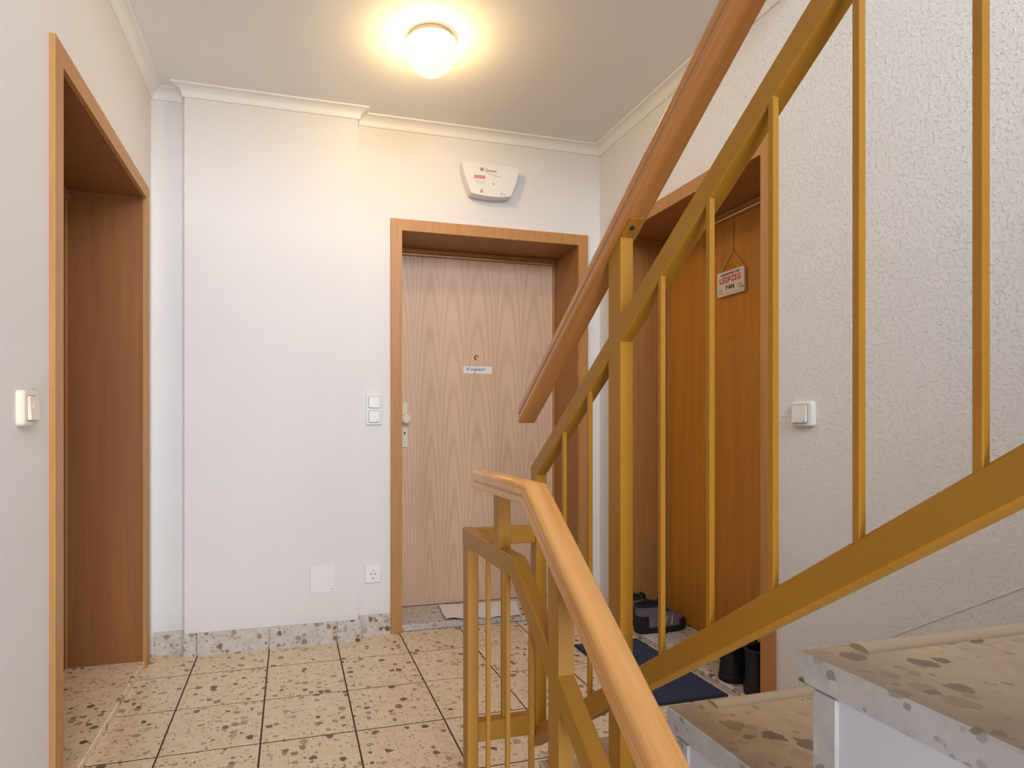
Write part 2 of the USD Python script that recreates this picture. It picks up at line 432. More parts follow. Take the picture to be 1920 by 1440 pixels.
# ------------------------------------------------------------------ dimensions of the place
XL, XR = -0.593, 1.60            # side walls
YB = 2.82                        # back wall
PX0, PX1, PY = -0.449, 0.307, 2.765   # pier on the back wall
ZC = 2.49                        # landing ceiling
YE = 1.343                       # landing edge = first riser
RISE, GO = 0.18615, 0.25416
XS = 0.5935                      # open side of the upper flight
XS2 = 0.372                      # open side of the lower flight
YF = -1.45                       # outer wall behind the viewer
ZTOP, ZBOT = 4.3, -1.75
DZ = 2.012                       # top of the door casings
CW = 0.055                       # width of a casing
DD = 0.28                        # reveal depth in front of a leaf

doors = {1: ('left', 1.693, 2.725), 2: ('back', 0.470, 1.524), 3: ('right', 1.643, 2.680)}


def opening(a, b):
    return sg.box(a + 0.03, -0.01, b - 0.03, DZ - 0.03)


def st(name, mesh, m, label, cat, smooth=False):
    return tag(obj(name, mesh, m, smooth=smooth), label, cat, kind='structure')


# walls, 0.32 thick, with their door openings
WT = 0.32
w = sg.box(YF, ZBOT, YB + WT, ZTOP).difference(opening(*doors[1][1:]))
st('wall_left', prism(w, 'x', XL - WT, XL), M['wall'], 'white plastered left wall of the stairwell with brown door recess', 'wall')
w = sg.box(YF, ZBOT, YB + WT, ZTOP).difference(opening(*doors[3][1:]))
st('wall_right', prism(w, 'x', XR, XR + WT), M['rough'], 'white rough plastered wall on the right behind the stair railing', 'wall')
w = sg.box(XL, ZBOT, XR, ZTOP).difference(opening(*doors[2][1:]))
st('wall_back', prism(w, 'y', YB, YB + WT), M['wall'], 'white back wall of the landing around the pale oak door', 'wall')
st('wall_pier', box(PX0, PX1, PY, YB, 0, ZC), M['wall'], 'broad white pier standing proud of the back wall beside the oak door', 'wall pier')
w = sg.box(XL, ZBOT, XR, ZTOP)
for x, z, ww, hh in WIN:
    w = w.difference(sg.box(x - ww / 2, z - hh / 2, x + ww / 2, z + hh / 2))
st('wall_front', prism(w, 'y', YF - WT, YF), M['wall'], 'white outer stairwell wall behind the viewer with two windows', 'wall')
for k, (x, z, ww, hh) in enumerate(WIN):
    t = thing('window_%d' % (k + 1), ['white framed stairwell window at the lower half landing', 'white framed stairwell window at the upper half landing'][k], 'window', kind='structure')
    fr = sg.box(x - ww / 2, z - hh / 2, x + ww / 2, z + hh / 2)
    inner = [sg.box(x - ww / 2 + .05, z - hh / 2 + .05, x - .03, z + hh / 2 - .05), sg.box(x + .03, z - hh / 2 + .05, x + ww / 2 - .05, z + hh / 2 - .05)]
    obj('window_frame', prism(fr.difference(unary_union(inner)), 'y', YF - 0.18, YF - 0.12), M['plastic'], t, smooth=False)
    for q in inner:
        a, b, c, d = q.bounds
        obj('pane', box(a, c, YF - 0.153, YF - 0.149, b, d), M['pane'], t, smooth=False)

st('ceiling', box(XL, XR, YE, YB, ZC, ZC + 0.2), M['ceiling'], 'white painted ceiling over the landing', 'ceiling')
st('ceiling_stairwell', box(XL - WT, XR + WT, YF - WT, YB + WT, ZTOP, ZTOP + 0.15), M['ceiling'], 'white ceiling high above the stairwell, out of sight', 'ceiling')
st('floor_ground', box(XL - WT, XR + WT, YF - WT, YB + WT, ZBOT - 0.15, ZBOT), M['concrete'], 'concrete base of the stairwell below the flights', 'floor')

# ---- landing floor of terrazzo tiles
fl = thing('floor', 'landing floor of cream terrazzo tiles with dark joints', 'floor', kind='structure')
obj('joint_bed', box(XL, XR, YE + 0.002, YB, -0.2, -0.0010), M['grout'], fl, smooth=False)
TS, TX, TY = 0.30243, -0.395, 2.5578
xs = [XL] + [TX + i * TS for i in range(0, 7)] + [XR]
ys = [YE] + [TY - j * TS for j in range(3, -1, -1)] + [YB]
G = 0.0028
for j in range(len(ys) - 1):
    for i in range(len(xs) - 1):
        a, b, c, d = xs[i] + G, xs[i + 1] - G, ys[j] + G, ys[j + 1] - G
        dz = R.uniform(-0.0004, 0.0005)
        obj('tile', box(a, b, c, d, -0.03, dz, 0.0006), M['tile'], fl, smooth=False)

# ---- crown moulding, mitred piece by piece
path = [(XL, YE), (XL, YB), (PX0, YB), (PX0, PY), (PX1, PY), (PX1, YB), (XR, YB), (XR, YE)]
prof = [(0.0, 2.444), (0.006, 2.4445), (0.009, 2.449)]
for k in range(7):
    t = k / 6 * math.pi / 2
    prof.append((0.010 + 0.034 * (1 - math.cos(t)), 2.452 + 0.030 * math.sin(t)))
prof += [(0.047, 2.483), (0.049, 2.486), (0.049, ZC - 0.0003), (0.0, ZC - 0.0003)]
P = np.array(path)
dirs = np.diff(P, axis=0)
dirs /= np.linalg.norm(dirs, axis=1)[:, None]
crown_names = ['along the left wall', 'across the narrow niche by the left wall', 'on the left flank of the pier', 'along the front of the pier', 'on the right flank of the pier', 'along the back wall above the oak door', 'along the right wall']
for k in range(7):
    ends = []
    for q in (k, k + 1):
        nrm = np.array([dirs[k][1], -dirs[k][0]])
        if q in (0, 7):
            mv = nrm
        else:
            a, b = dirs[q - 1], dirs[q]
            cut = a + b
            cut /= np.linalg.norm(cut)
            mv = np.array([cut[1], -cut[0]])
            mv = mv / (mv @ nrm)
        ends.append([(*(P[q] + mv * o), z) for o, z in prof])
    V = np.array(ends).reshape(-1, 3)
    n = len(prof)
    F = [(i, (i + 1) % n, n + (i + 1) % n) for i in range(n)] + [(i, n + (i + 1) % n, n + i) for i in range(n)]
    cap = trimesh.creation.extrude_polygon(sg.Polygon(prof), 1, engine='earcut')
    tri = [f for f in cap.faces if np.all(cap.vertices[f][:, 2] < 0.5)]
    idx = {tuple(np.round(v[:2], 6)): i for i, v in enumerate(np.array(prof))}
    for f in tri:
        ids = [idx[tuple(np.round(cap.vertices[v][:2], 6))] for v in f]
        F += [tuple(ids), tuple(n + i for i in ids[::-1])]
    t = fix(trimesh.Trimesh(V, F, process=False))
    tag(obj('trim_%d' % (k + 1), t, M['crown'], smooth=35), 'white cove crown moulding ' + crown_names[k], 'crown moulding', kind='structure')

# ---- terrazzo skirting, in pieces
BH = 0.098


def skirting(name, label, pieces, height):
    t = thing(name, label, 'skirting', kind='structure')
    for bx in pieces:
        obj('tile', box(*bx, -0.002, height, 0.0015), M['skirt'], t, smooth=False)


skirting('baseboard_pier', 'grey speckled terrazzo skirting along the foot of the pier', [(a + 0.001, b - 0.001, PY - 0.012, PY - 0.0005) for a, b in ((PX0 - .004, -0.397), (-0.397, -0.093), (-0.093, 0.21), (0.21, PX1 + 0.012))], BH)
skirting('baseboard_niche', 'dirty terrazzo skirting in the niche between pier and left door', [(XL + .012, PX0 - 0.001, YB - 0.012, YB - 0.0005)], BH)
skirting('baseboard_back', 'short terrazzo skirting between the pier and the oak door', [(PX1 + 0.013, doors[2][1] - 0.001, YB - 0.012, YB - 0.0005), (PX1 + 0.0005, PX1 + 0.012, PY + .001, YB - 0.0005)], BH)
skirting('baseboard_corner', 'short terrazzo skirting between oak door and right corner', [(doors[2][2] + 0.001, XR - 0.001, YB - 0.012, YB - 0.0005)], BH)
skirting('baseboard_right', 'short terrazzo skirting between right corner and orange door', [(XR - 0.012, XR - 0.0005, doors[3][2] + 0.001, YB - 0.013)], BH)
skirting('baseboard_left', 'terrazzo skirting of the left wall in front of the brown door', [(XL + 0.0005, XL + 0.012, YE + 0.002, doors[1][1] - 0.001)], BH)

# ------------------------------------------------------------------ doors (built facing local -y, then turned into their wall)


def door(k, label, leaf_m, lining_m):
    side, a, b = doors[k]
    W = b - a
    loc, rz = {'left': ((XL, (a + b) / 2, 0), 90), 'back': (((a + b) / 2, YB, 0), 0), 'right': ((XR, (a + b) / 2, 0), -90)}[side]
    t = thing('door_%d' % k, label, 'door', loc, rz, kind='structure')
    h = W / 2
    ct = 0.0145
    S = 0.03
    # casing: two uprights and a head, mitred, with a small rounded edge
    def cas(poly):
        m = prism(poly, 'y', -ct, 0.0)
        return m
    o, i = h, h - CW
    obj('casing', cas(sg.Polygon([(-o, 0), (-i, 0), (-i, DZ - CW), (-o, DZ)])), M['casing'], t, smooth=False)
    obj('casing', cas(sg.Polygon([(i, 0), (o, 0), (o, DZ), (i, DZ - CW)])), M['casing'], t, smooth=False)
    obj('casing', cas(sg.Polygon([(-o, DZ), (-i, DZ - CW), (i, DZ - CW), (o, DZ)])), M['casing'], t, smooth=False)
    # raised inner lip next to the casing, then the lining
    l = h - CW + 0.008
    for s in (-1, 1):
        x0, x1 = sorted((s * (l - 0.006), s * (h - 0.030)))
        obj('lining', box(x0, x1, 0.0, DD + 0.06, 0, DZ - CW + 0.008, 0.001), lining_m, t, smooth=False)
    obj('lining', box(-(l - 0.006), l - 0.006, 0.0, DD + 0.06, DZ - CW + 0.002, DZ - 0.031, 0.0), lining_m, t, smooth=False)
    # rebate strip that the leaf shuts against, and the leaf
    e = h - CW + 0.002
    obj('door_stop', box(-e, e, DD - 0.012, DD + 0.03, DZ - CW - 0.036, DZ - CW + 0.002, 0.004), M['casing'], t, smooth=False)
    for s in (-1, 1):
        x0, x1 = sorted((s * (e - 0.012), s * e))
        obj('door_stop', box(x0, x1, DD - 0.004, DD + 0.03, S, DZ - CW - 0.036, 0.002), M['casing'], t, smooth=False)
    g_ = [(DD - 0.016 + 0.006 * math.cos(a), DZ - CW - 0.0295 + 0.006 * math.sin(a)) for a in np.linspace(0, 2 * math.pi, 17)[:-1]]
    obj('seal_strip', prism(sg.Polygon(g_), 'x', -e + 0.012, e - 0.012), M['strip'], t, smooth=60, label='thin shiny strip added above the leaf for its gleam')  # added metal bar, put here to catch a bright gleam
    lf = obj('leaf', box(-(e - 0.013), e - 0.013, DD, DD + 0.04, S + 0.004, DZ - CW - 0.036, 0.0015), leaf_m, t, smooth=False)
    obj('sill', box(-h + 0.031, h - 0.031, -0.004 if side != 'back' else 0.004, DD + 0.06, -0.004, S, 0.004), M['tile'] if side == 'left' else M['skirt'], t, smooth=False)
    return t, lf


d1, leaf1 = door(1, 'left door deep in a brown wooden recess with beech casing', M['brown'], M['brown'])
d2, leaf2 = door(2, 'pale oak veneer door in the back wall with beech casing', M['oak'], M['lining'])
d3, leaf3 = door(3, 'orange wooden door in the right wall behind the railing', M['orange'], M['lining'])

# furniture of the oak door (local coordinates: x from the door's centre, face at y = DD)
C2 = (doors[2][1] + doors[2][2]) / 2


def handle_set(leaf, x, knob_side, name='handle_plate'):
    hp = obj(name, plate(0.030, 0.238, 0.009, 0.004, 0.002, y0=DD, x=x, z=1.008), M['cream'], leaf, label='cream long handle plate')
    return hp


hx = 0.594 - C2
hp = handle_set(leaf2, hx, 1)
obj('knob', cat_([disc(0.011, 0.03, hx, 1.042, DD - 0.008), disc(0.0265, 0.022, hx, 1.042, DD - 0.034, 0.006)]), M['cream'], leaf2, label='round cream door knob')
obj('keyhole', cat_([disc(0.0045, 0.001, hx - .002, 0.968, DD - 0.0088, 0.0003), plate(0.004, 0.012, 0.001, 0.001, 0.0002, DD - 0.0088, hx - .002, 0.962)]), M['dark'], leaf2)
px, pz = 0.9977 - C2, 1.3827
ph = lathe([(0.0, 0), (0.0135, 0), (0.0135, 0.002), (0.0115, 0.0045), (0.0075, 0.004), (0.007, 0.001), (0, 0.001)], 24)
ph.apply_transform(trimesh.transformations.rotation_matrix(math.pi / 2, (1, 0, 0)))
ph.apply_translation((px, DD, pz))
pk = obj('peephole', ph, M['brass'], leaf2, label='brass peephole')
ln = trimesh.creation.icosphere(2, 0.0058)
ln.apply_scale((1, 0.45, 1))
ln.apply_translation((px, DD - 0.002, pz))
obj('peephole_lens', ln, M['lens'], leaf2, smooth=True)
# the orange door: small peephole; the left door: handle plate
C3 = (doors[3][1] + doors[3][2]) / 2
obj('peephole', disc(0.006, 0.003, -(2.1836 - C3), 1.3947, DD), M['brass'], leaf3)
hp = obj('handle_plate', plate(0.036, 0.238, 0.009, 0.004, 0.002, y0=DD, x=-0.40, z=1.008), M['cream'], leaf1)
obj('knob', disc(0.025, 0.05, -0.40, 1.042, DD - 0.008, 0.006), M['cream'], leaf1)

# ------------------------------------------------------------------ staircases


def stair(name, label, x0, x1, steps, side, y_edge, z0, sg_):
    """Flight of terrazzo treads and risers on a white stringer, rising toward -y (sg_ = 1) or +y (sg_ = -1). Step n has its nosing at y_edge - sg_ * (n - 1) * GO and its top at z0 + n * RISE."""
    t = thing(name, label, 'staircase')
    Y = lambda n, o=0.0: y_edge - sg_ * ((n - 1) * GO + o)
    pts = []
    for n in range(1, steps + 1):
        pts += [(Y(n, 0.0545), z0 + (n - 1) * RISE - (0.037 if n > 1 else 0.0)), (Y(n, 0.0545), z0 + n * RISE - 0.037)]
    pts += [(Y(steps + 1, 0.0), z0 + steps * RISE - 0.037), (Y(steps + 1, 0.0), z0 + steps * RISE - 0.037 - 0.30), (Y(1, 0.0545 + 0.30), z0)]
    bx0, bx1 = (x0 + 0.004, x1) if side < 0 else (x0, x1 - 0.004)
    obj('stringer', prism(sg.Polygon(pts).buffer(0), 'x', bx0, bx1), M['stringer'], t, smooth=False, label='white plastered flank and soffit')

    def bx(a, b, c, d, e, f, r):
        return box(a, b, min(c, d), max(c, d), e, f, r)
    for n in range(1, steps + 1):
        z = z0 + n * RISE
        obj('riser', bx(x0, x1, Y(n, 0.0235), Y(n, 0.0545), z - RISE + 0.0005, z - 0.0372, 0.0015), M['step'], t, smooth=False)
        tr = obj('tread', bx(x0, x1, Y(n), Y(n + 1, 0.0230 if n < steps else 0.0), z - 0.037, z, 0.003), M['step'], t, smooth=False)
        ax, b_ = (x0 + 0.075, x1 - 0.03) if side < 0 else (x0 + 0.03, x1 - 0.075)
        sec = [(Y(n, 0.019) + 0.0135 * math.cos(a), z - 0.001 + 0.0075 * math.sin(a)) for a in np.linspace(0, math.pi, 9)]
        obj('antislip_strip', prism(sg.Polygon(sec), 'x', ax, b_), M['antislip'], tr, smooth=40, label='rounded beige anti-slip strip')
    return t


stair('staircase', 'terrazzo stairs with white flank rising toward the viewer on the right', XS, XR - 0.002, 7, -1, YE, 0.0, 1)
stair('staircase_001', 'terrazzo stairs going down from the landing under the viewer', XL + 0.002, XS2, 6, 1, YE - 6 * GO - 0.002, -7 * RISE, -1)
YH = YE - 7 * GO
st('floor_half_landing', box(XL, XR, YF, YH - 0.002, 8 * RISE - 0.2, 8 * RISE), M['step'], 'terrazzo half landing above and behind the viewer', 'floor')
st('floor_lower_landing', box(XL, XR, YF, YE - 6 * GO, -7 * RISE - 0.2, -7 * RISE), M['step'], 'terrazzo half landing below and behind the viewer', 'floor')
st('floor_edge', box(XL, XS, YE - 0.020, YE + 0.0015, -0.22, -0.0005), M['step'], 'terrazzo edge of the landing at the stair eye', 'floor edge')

# ------------------------------------------------------------------ railings
XU, XD = 0.555, 0.388            # left faces of the two railing planes
TW, TH = 0.0265, 0.036           # tube
SB = 0.0084                      # baluster


def frameU(a, b, s):
    return (XU + s, a, b)


def frameD(a, b, s):
    return (XD + s, a, b)


def tube_prof(w=TW, h=TH, b=0.0025):
    o = [(b, -h / 2), (w - b, -h / 2), (w, -h / 2 + b), (w, h / 2 - b), (w - b, h / 2), (b, h / 2), (0, h / 2 - b), (0, -h / 2 + b)]
    return o


HW = 0.045


def rail_prof(x):
    """Wooden handrail: flat base, grooved flanks, rounded top; n upward from its underside."""
    h = HW / 2
    right = [(h - 0.002, 0.0), (h, 0.002), (h, 0.0125), (h - 0.0024, 0.0143), (h - 0.0024, 0.0160), (h, 0.0178), (h, 0.027)]
    right += [(h - 0.010 + 0.010 * math.cos(t), 0.027 + 0.010 * math.sin(t)) for t in np.linspace(0.25, math.pi / 2, 6)]
    right += [(0.006, 0.0382), (0.0, 0.0384)]
    left = [(-a, b) for a, b in right[::-1]][1:]
    return [(x + a, b) for a, b in right + left]


def zt(y):   # centre of the upper flight's top tube
    return 1.117 + SLOPE * (1 - y)


def zl(y):   # ... and of its bottom tube
    return 0.4895 + SLOPE * (1 - y)


def zh(y):   # underside of its handrail
    return 1.2815 + SLOPE * (1 - y)


YTOP = -0.42
tu = thing('stair_railing', 'ochre steel railing with brown wooden handrail rising along the upward flight', 'stair railing')
yp = 1.2855


def flip(path, prof):
    """paths run toward -y, so the left normal points down: mirror n."""
    return [(s, -n) for s, n in prof]


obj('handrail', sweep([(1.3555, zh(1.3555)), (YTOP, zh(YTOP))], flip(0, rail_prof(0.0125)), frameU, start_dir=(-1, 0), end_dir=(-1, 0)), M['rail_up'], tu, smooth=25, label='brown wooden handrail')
obj('top_rail', sweep([(yp, zl(yp) + 0.01), (yp, zt(yp) - 0.0), (YTOP, zt(YTOP))], flip(0, tube_prof(h=0.0345)), frameU, end_dir=(-1, 0)), M['paint'], tu, smooth=25)
obj('bottom_rail', sweep([(yp + 0.012, zl(yp + 0.012)), (YTOP, zl(YTOP))], flip(0, tube_prof()), frameU, start_dir=(-1, 0), end_dir=(-1, 0)), M['paint'], tu, smooth=25)
for y, zb in ((0.929, 0.02), (-0.16, 0.82)):
    obj('post', cat_([hull([(XU + a, y + b, z) for a in (0.001, TW - 0.001) for b, z in ((-0.0195, zb), (0.0195, zb), (-0.0195, zh(y - 0.0195) - 0.004), (0.0195, zh(y + 0.0195) - 0.004))])]), M['paint'], tu, smooth=False)
    obj('post_foot', box(XU + 0.002, XS - 0.0006, y - 0.03, y + 0.03, zb, zb + 0.10, 0.002), M['paint'], tu, smooth=False)
    # flat fixing plate under the handrail with its screw
    d = np.array([-1, SLOPE]) / math.hypot(1, SLOPE)
    n = np.array([SLOPE, 1]) / math.hypot(1, SLOPE)
    c = np.array([y, zh(y)])
    pts = [(XU + s, *(c + d * q - n * e)) for s in (0.001, TW - 0.001) for q in (-0.03, 0.06) for e in (0.0003, 0.0035)]
    pl = obj('fixing_plate', hull(pts), M['paint'], tu, smooth=False)
    sc = trimesh.creation.cylinder(0.0042, 0.002, sections=14)
    zdir = np.array([0, -n[0], -n[1]])
    sc.apply_transform(trimesh.geometry.align_vectors((0, 0, 1), zdir))
    sc.apply_translation((XU + TW / 2, *(c + d * 0.042 - n * 0.0045)))
    obj('screw', sc, M['dark'], pl, label='dark screw head')


def baluster(y, z0, z1, x, parent, xx=None):
    obj('baluster', box(x, x + SB, y - SB / 2, y + SB / 2, z0, z1, 0.0008), M['paint'], parent, smooth=False)


hv = TH / 2 / math.cos(ANG)
y = 1.132
first = [1.133, 1.0236]
for y in first + [0.797 - 0.109 * k for k in range(0, 11)]:
    baluster(y, zl(y) + hv - 0.004, zt(y) - hv + 0.006, XU + 0.0004, tu)

td = thing('stair_railing_001', 'ochre steel railing with light wooden handrail going down from the landing', 'stair railing')
YB2 = 0.925
zhd = lambda y: 0.8805 + 0.0012 - SLOPE * (YB2 - y)
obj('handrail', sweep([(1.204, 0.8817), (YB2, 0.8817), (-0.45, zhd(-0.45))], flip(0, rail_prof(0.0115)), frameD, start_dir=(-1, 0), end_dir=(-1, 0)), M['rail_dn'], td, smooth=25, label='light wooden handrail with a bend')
zdt = lambda y: 0.7575 - SLOPE * (0.998 - y)
obj('top_rail', sweep([(1.3095, 0.7575), (0.998, 0.7575), (-0.45, zdt(-0.45))], flip(0, tube_prof(h=0.040)), frameD, end_dir=(-1, 0)), M['paint'], td, smooth=25)
zdl = lambda y: 0.127 - SLOPE * (0.998 - y)
obj('bottom_rail', sweep([(1.27, 0.127), (0.998, 0.127), (-0.45, zdl(-0.45))], flip(0, tube_prof()), frameD, end_dir=(-1, 0)), M['paint'], td, smooth=25)
obj('post', box(XD + 0.0005, XD + TW, 1.2705, 1.3085, -0.17, 0.741, 0.002), M['paint'], td, smooth=False, label='end post at the landing')
obj('post', box(XD + 0.001, XD + TW - 0.001, 1.066, 1.098, 0.774, 0.8812, 0.0015), M['paint'], td, smooth=False, label='short post under the handrail')
for y, zb in ((0.824, -0.40), (-0.2, -1.2)):
    obj('post', hull([(XD + a, y + b, z) for a in (0.0005, TW - 0.0005) for b, z in ((-0.0185, zb), (0.0185, zb), (-0.0185, zhd(y - 0.0185) - 0.001), (0.0185, zhd(y + 0.0185) - 0.001))]), M['paint'], td, smooth=False)
    obj('post_foot', box(XS2 + 0.0006, XD + 0.02, y - 0.03, y + 0.03, zb, zb + 0.1, 0.002), M['paint'], td, smooth=False)
obj('return_rail', box(XD + TW - 0.001, XU - 0.0005, 1.270, 1.2985, 0.7405, 0.7785, 0.002), M['paint'], td, smooth=False, label='upper bar across the stair eye')
obj('return_rail', box(XD + TW - 0.001, XU - 0.0005, 1.270, 1.2985, 0.2925, 0.3375, 0.002), M['paint'], td, smooth=False, label='lower bar across the stair eye')
obj('baluster', box(0.4745, 0.4745 + SB, 1.281, 1.281 + SB, 0.336, 0.742, 0.0008), M['paint'], td, smooth=False)
for y in (1.141, 1.029, 0.918):
    top = 0.741 if y > 1.0 else zdt(y) - 0.02
    bot = 0.127 + 0.014 if y > 1 else zdl(y) + hv - 0.004
    baluster(y, bot, top, XD + 0.0004, td)
for k in range(9):
    y = 0.71 - 0.111 * k
    if abs(y + 0.2) > 0.03:
        baluster(y, zdl(y) + hv - 0.004, zdt(y) - hv + 0.006, XD + 0.0004, td)

# ------------------------------------------------------------------ ceiling lamp
LX, LY = 0.519, 2.18
lp = thing('ceiling_lamp', 'lit round ceiling lamp with pressed glass globe above the landing', 'ceiling lamp', (LX, LY, 0))
obj('lamp_base', lathe([(0, ZC - 0.0005), (0.086, ZC - 0.0005), (0.088, ZC - 0.003), (0.088, ZC - 0.018), (0.084, ZC - 0.021), (0, ZC - 0.021)]), M['lamp_base'], lp, smooth=40)
zs, rs = 2.452, 0.1005
gp = [(rs * math.sin(t), zs - rs * math.cos(t)) for t in np.linspace(0, math.pi / 2 + 0.14, 36)]
gp[0] = (0.0, gp[0][1])
gp.append((0.0885, ZC - 0.0205))
obj('globe', trimesh.creation.revolve(np.array(gp), sections=64), M['globe'], lp, smooth=True, label='glowing pressed glass globe')
bl = trimesh.creation.icosphere(3, 0.044)
bl.apply_translation((-0.010, -0.004, 2.422))
obj('bulb', bl, M['bulb'], lp, smooth=True)

# ------------------------------------------------------------------ small things on the walls
# box on the wall above the oak door
ab = thing('alarm_box', 'white tapered plastic alarm box on the wall above the oak door', 'alarm box', (0.966, YB, 0))
zt0, zb0 = 2.306, 2.150


def half(z, wt=0.152, wb=0.1005):
    t = (zt0 - z) / (zt0 - zb0)
    return wt + (wb - wt) * (0.50 * t + 0.50 * t ** 2.2)


def alarm_outline(grow=0.0, dz=0.0):
    zz = np.linspace(zt0, zb0 + 0.006, 12)
    r_ = [(half(z) + grow, z) for z in zz]
    bot = [(half(zb0) * q, zb0 - 0.004 + 0.010 * q * q) for q in np.linspace(0.94, -0.94, 11)]
    l_ = [(-half(z) - grow, z) for z in zz[::-1]]
    return np.array(r_ + bot + l_) + np.array([0, dz])


pts = []
for inset, y in ((0.985, 0.0), (1.0, -0.050), (0.99, -0.060)):
    o = alarm_outline()
    cz = 2.235
    q = np.stack([o[:, 0] * inset, np.full(len(o), y), cz + (o[:, 1] - cz) * inset], 1)
    pts += list(q)
obj('housing', hull(pts), M['plastic'], ab, smooth=25)
yf_ = -0.0602
prints = [plate(0.019, 0.017, 0.0006, 0.003, 0.0002, yf_, -0.048, 2.277)]
obj('printed_symbol', prints[0], M['grey_ink'], ab, smooth=False)
obj('printed_symbol', cat_([strokes([[(0, 0), (0.3, 0.9), (0.5, 1.0), (0.7, 0.9), (1, 0), (0, 0)]], 0.003, -0.057, 2.163, yf_, 0.014), disc(0.003, 0.0005, -0.050, 2.169, yf_, 0.0001)]), M['grey_ink'], ab, smooth=False)
wav = [(0.00, 0), (0.0, 1.0), (0.35, 0.95), (0.4, 0.6), (0.05, 0.5), (0.45, 0.4), (0.45, 0.05), (0.0, 0)]
scr = [[(0.7 + k * 0.42, 0.05), (0.75 + k * 0.42, 0.5), (0.95 + k * 0.42, 0.52), (1.0 + k * 0.42, 0.05)] for k in range(7)]
obj('printed_line', strokes([wav] + scr, 0.0022, -0.027, 2.268, yf_, 0.0155), M['grey_ink'], ab, smooth=False)
obj('printed_line', strokes([[(0, 0.25), (0.35, 0.1), (0.7, 0.02), (1.0, 0.0)]], 0.0018, -0.035, 2.249, yf_, 0.085), M['grey_ink'], ab, smooth=False)
obj('printed_line', strokes([[(0, 0), (0, 1), (0.4, 0.9), (0.1, 0.5), (0.45, 0.4), (0.0, 0.0)], [(0.8, 0.1), (1.2, 0.5), (1.6, 0.1), (2.0, 0.5), (2.5, 0.1)]], 0.0018, 0.052, 2.158, yf_, 0.0115), M['grey_ink'], ab, smooth=False)
obj('printed_label', plate(0.058, 0.017, 0.0006, 0.001, 0.0002, yf_, -0.060, 2.2385), M['pale_red'], ab, smooth=False, label='pale red printed strip')
obj('printed_line', strokes([[(0, 0), (1, 0)], [(0, -0.18), (0.9, -0.18)]], 0.0012, -0.082, 2.219, yf_, 0.055), M['grey_ink'], ab, smooth=False)
obj('sensor', disc(0.0042, 0.0012, 0.012, 2.210, yf_, 0.0003), M['grey_ink'], ab)


def rocker(name, label, cat, loc, rz, w, h, d, rockers, led=None, m=None, window=False):
    t = thing(name, label, cat, loc, rz, 'light switches on the walls')
    obj('frame', plate(w, h, d, 0.009, 0.004), m or M['plastic'], t, smooth=25)
    for (x, z, ww, hh) in rockers:
        obj('gap', plate(ww + 0.004, hh + 0.004, 0.0012, 0.006, 0.0003, -d + 0.0008, x, z), M['grey_ink'], t, smooth=False)
        pts = []
        o = outline(ww, hh, 0.005)
        i = outline(ww - 0.003, hh - 0.003, 0.004)
        for a, c in o:
            pts.append((x + a, -d + 0.001, z + c))
            pts.append((x + a, -d - 0.0035 - 0.0035 * (0.5 - c / hh), z + c))
        for a, c in i:
            pts.append((x + a, -d - 0.0045 - 0.0038 * (0.5 - c / hh), z + c))
        rk = obj('rocker', hull(pts), m or M['plastic'], t, smooth=25)
    if led:
        obj('indicator', disc(0.0022, 0.0012, led[0], led[1], -d - 0.0072, 0.0003), M['grey_ink'], t)
    if window:
        obj('indicator', plate(0.022, 0.012, 0.0012, 0.002, 0.0004, -d - 0.0058, window[0], window[1]), M['cream'], t)
    return t


rocker('light_switch', 'white double rocker switch on the wall just left of the oak door', 'light switch', (0.3897, YB, 1.0858), 0, 0.078, 0.150, 0.012, [(0, 0.0345, 0.052, 0.054), (0, -0.0345, 0.052, 0.054)], led=(0.014, -0.053))
rocker('light_switch_001', 'cream rocker switch with small window on the wall left of the brown door', 'light switch', (XL, 1.5475, 1.054), 90, 0.082, 0.082, 0.016, [(0.002, 0, 0.050, 0.056)], m=M['cream'], window=(0.004, 0.004))
rocker('light_switch_002', 'single white rocker switch on the rough wall right of the orange door', 'light switch', (XR, 1.528, 1.0488), -90, 0.080, 0.080, 0.016, [(-0.004, 0, 0.054, 0.056)], led=(0.017, -0.022))

so = thing('wall_socket', 'white round earthed wall socket low on the wall left of the oak door', 'wall socket', (0.3845, YB, 0.294))
obj('frame', plate(0.080, 0.084, 0.012, 0.009, 0.004), M['plastic'], so, smooth=25)
ring = lathe([(0.0215, 0), (0.0235, 0.0), (0.0235, 0.003), (0.0215, 0.0035), (0.0195, 0.0025), (0.0190, 0.0), (0.0215, 0)], 32)
ring.apply_transform(trimesh.transformations.rotation_matrix(math.pi / 2, (1, 0, 0)))
ring.apply_translation((0.0, -0.0118, -0.001))
obj('rim', ring, M['plastic'], so, smooth=40)
obj('recess', disc(0.0192, 0.0006, 0, -0.001, -0.0117, 0.0001), M['painted_cover'], so)
for x in (-0.0095, 0.0095):
    obj('contact_hole', disc(0.0028, 0.0006, x, 0.001, -0.0121, 0.0001), M['dark'], so)
for z in (0.0165, -0.0185):
    obj('earth_clip', plate(0.007, 0.0045, 0.002, 0.001, 0.0004, -0.0120, 0, z), M['dark'] if z < 0 else M['steel'], so)

cv = thing('access_cover', 'painted-over square access cover low on the white pier', 'access cover', (0.1434, PY, 0.3008))
obj('cover', plate(0.112, 0.128, 0.0045, 0.010, 0.002), M['painted_cover'], cv, smooth=25)
for x, z in ((-0.044, 0.050), (0.044, -0.050)):
    obj('screw', disc(0.003, 0.0008, x, z, -0.0043, 0.0003), M['grey_ink'] if x > 0 else M['painted_cover'], cv)

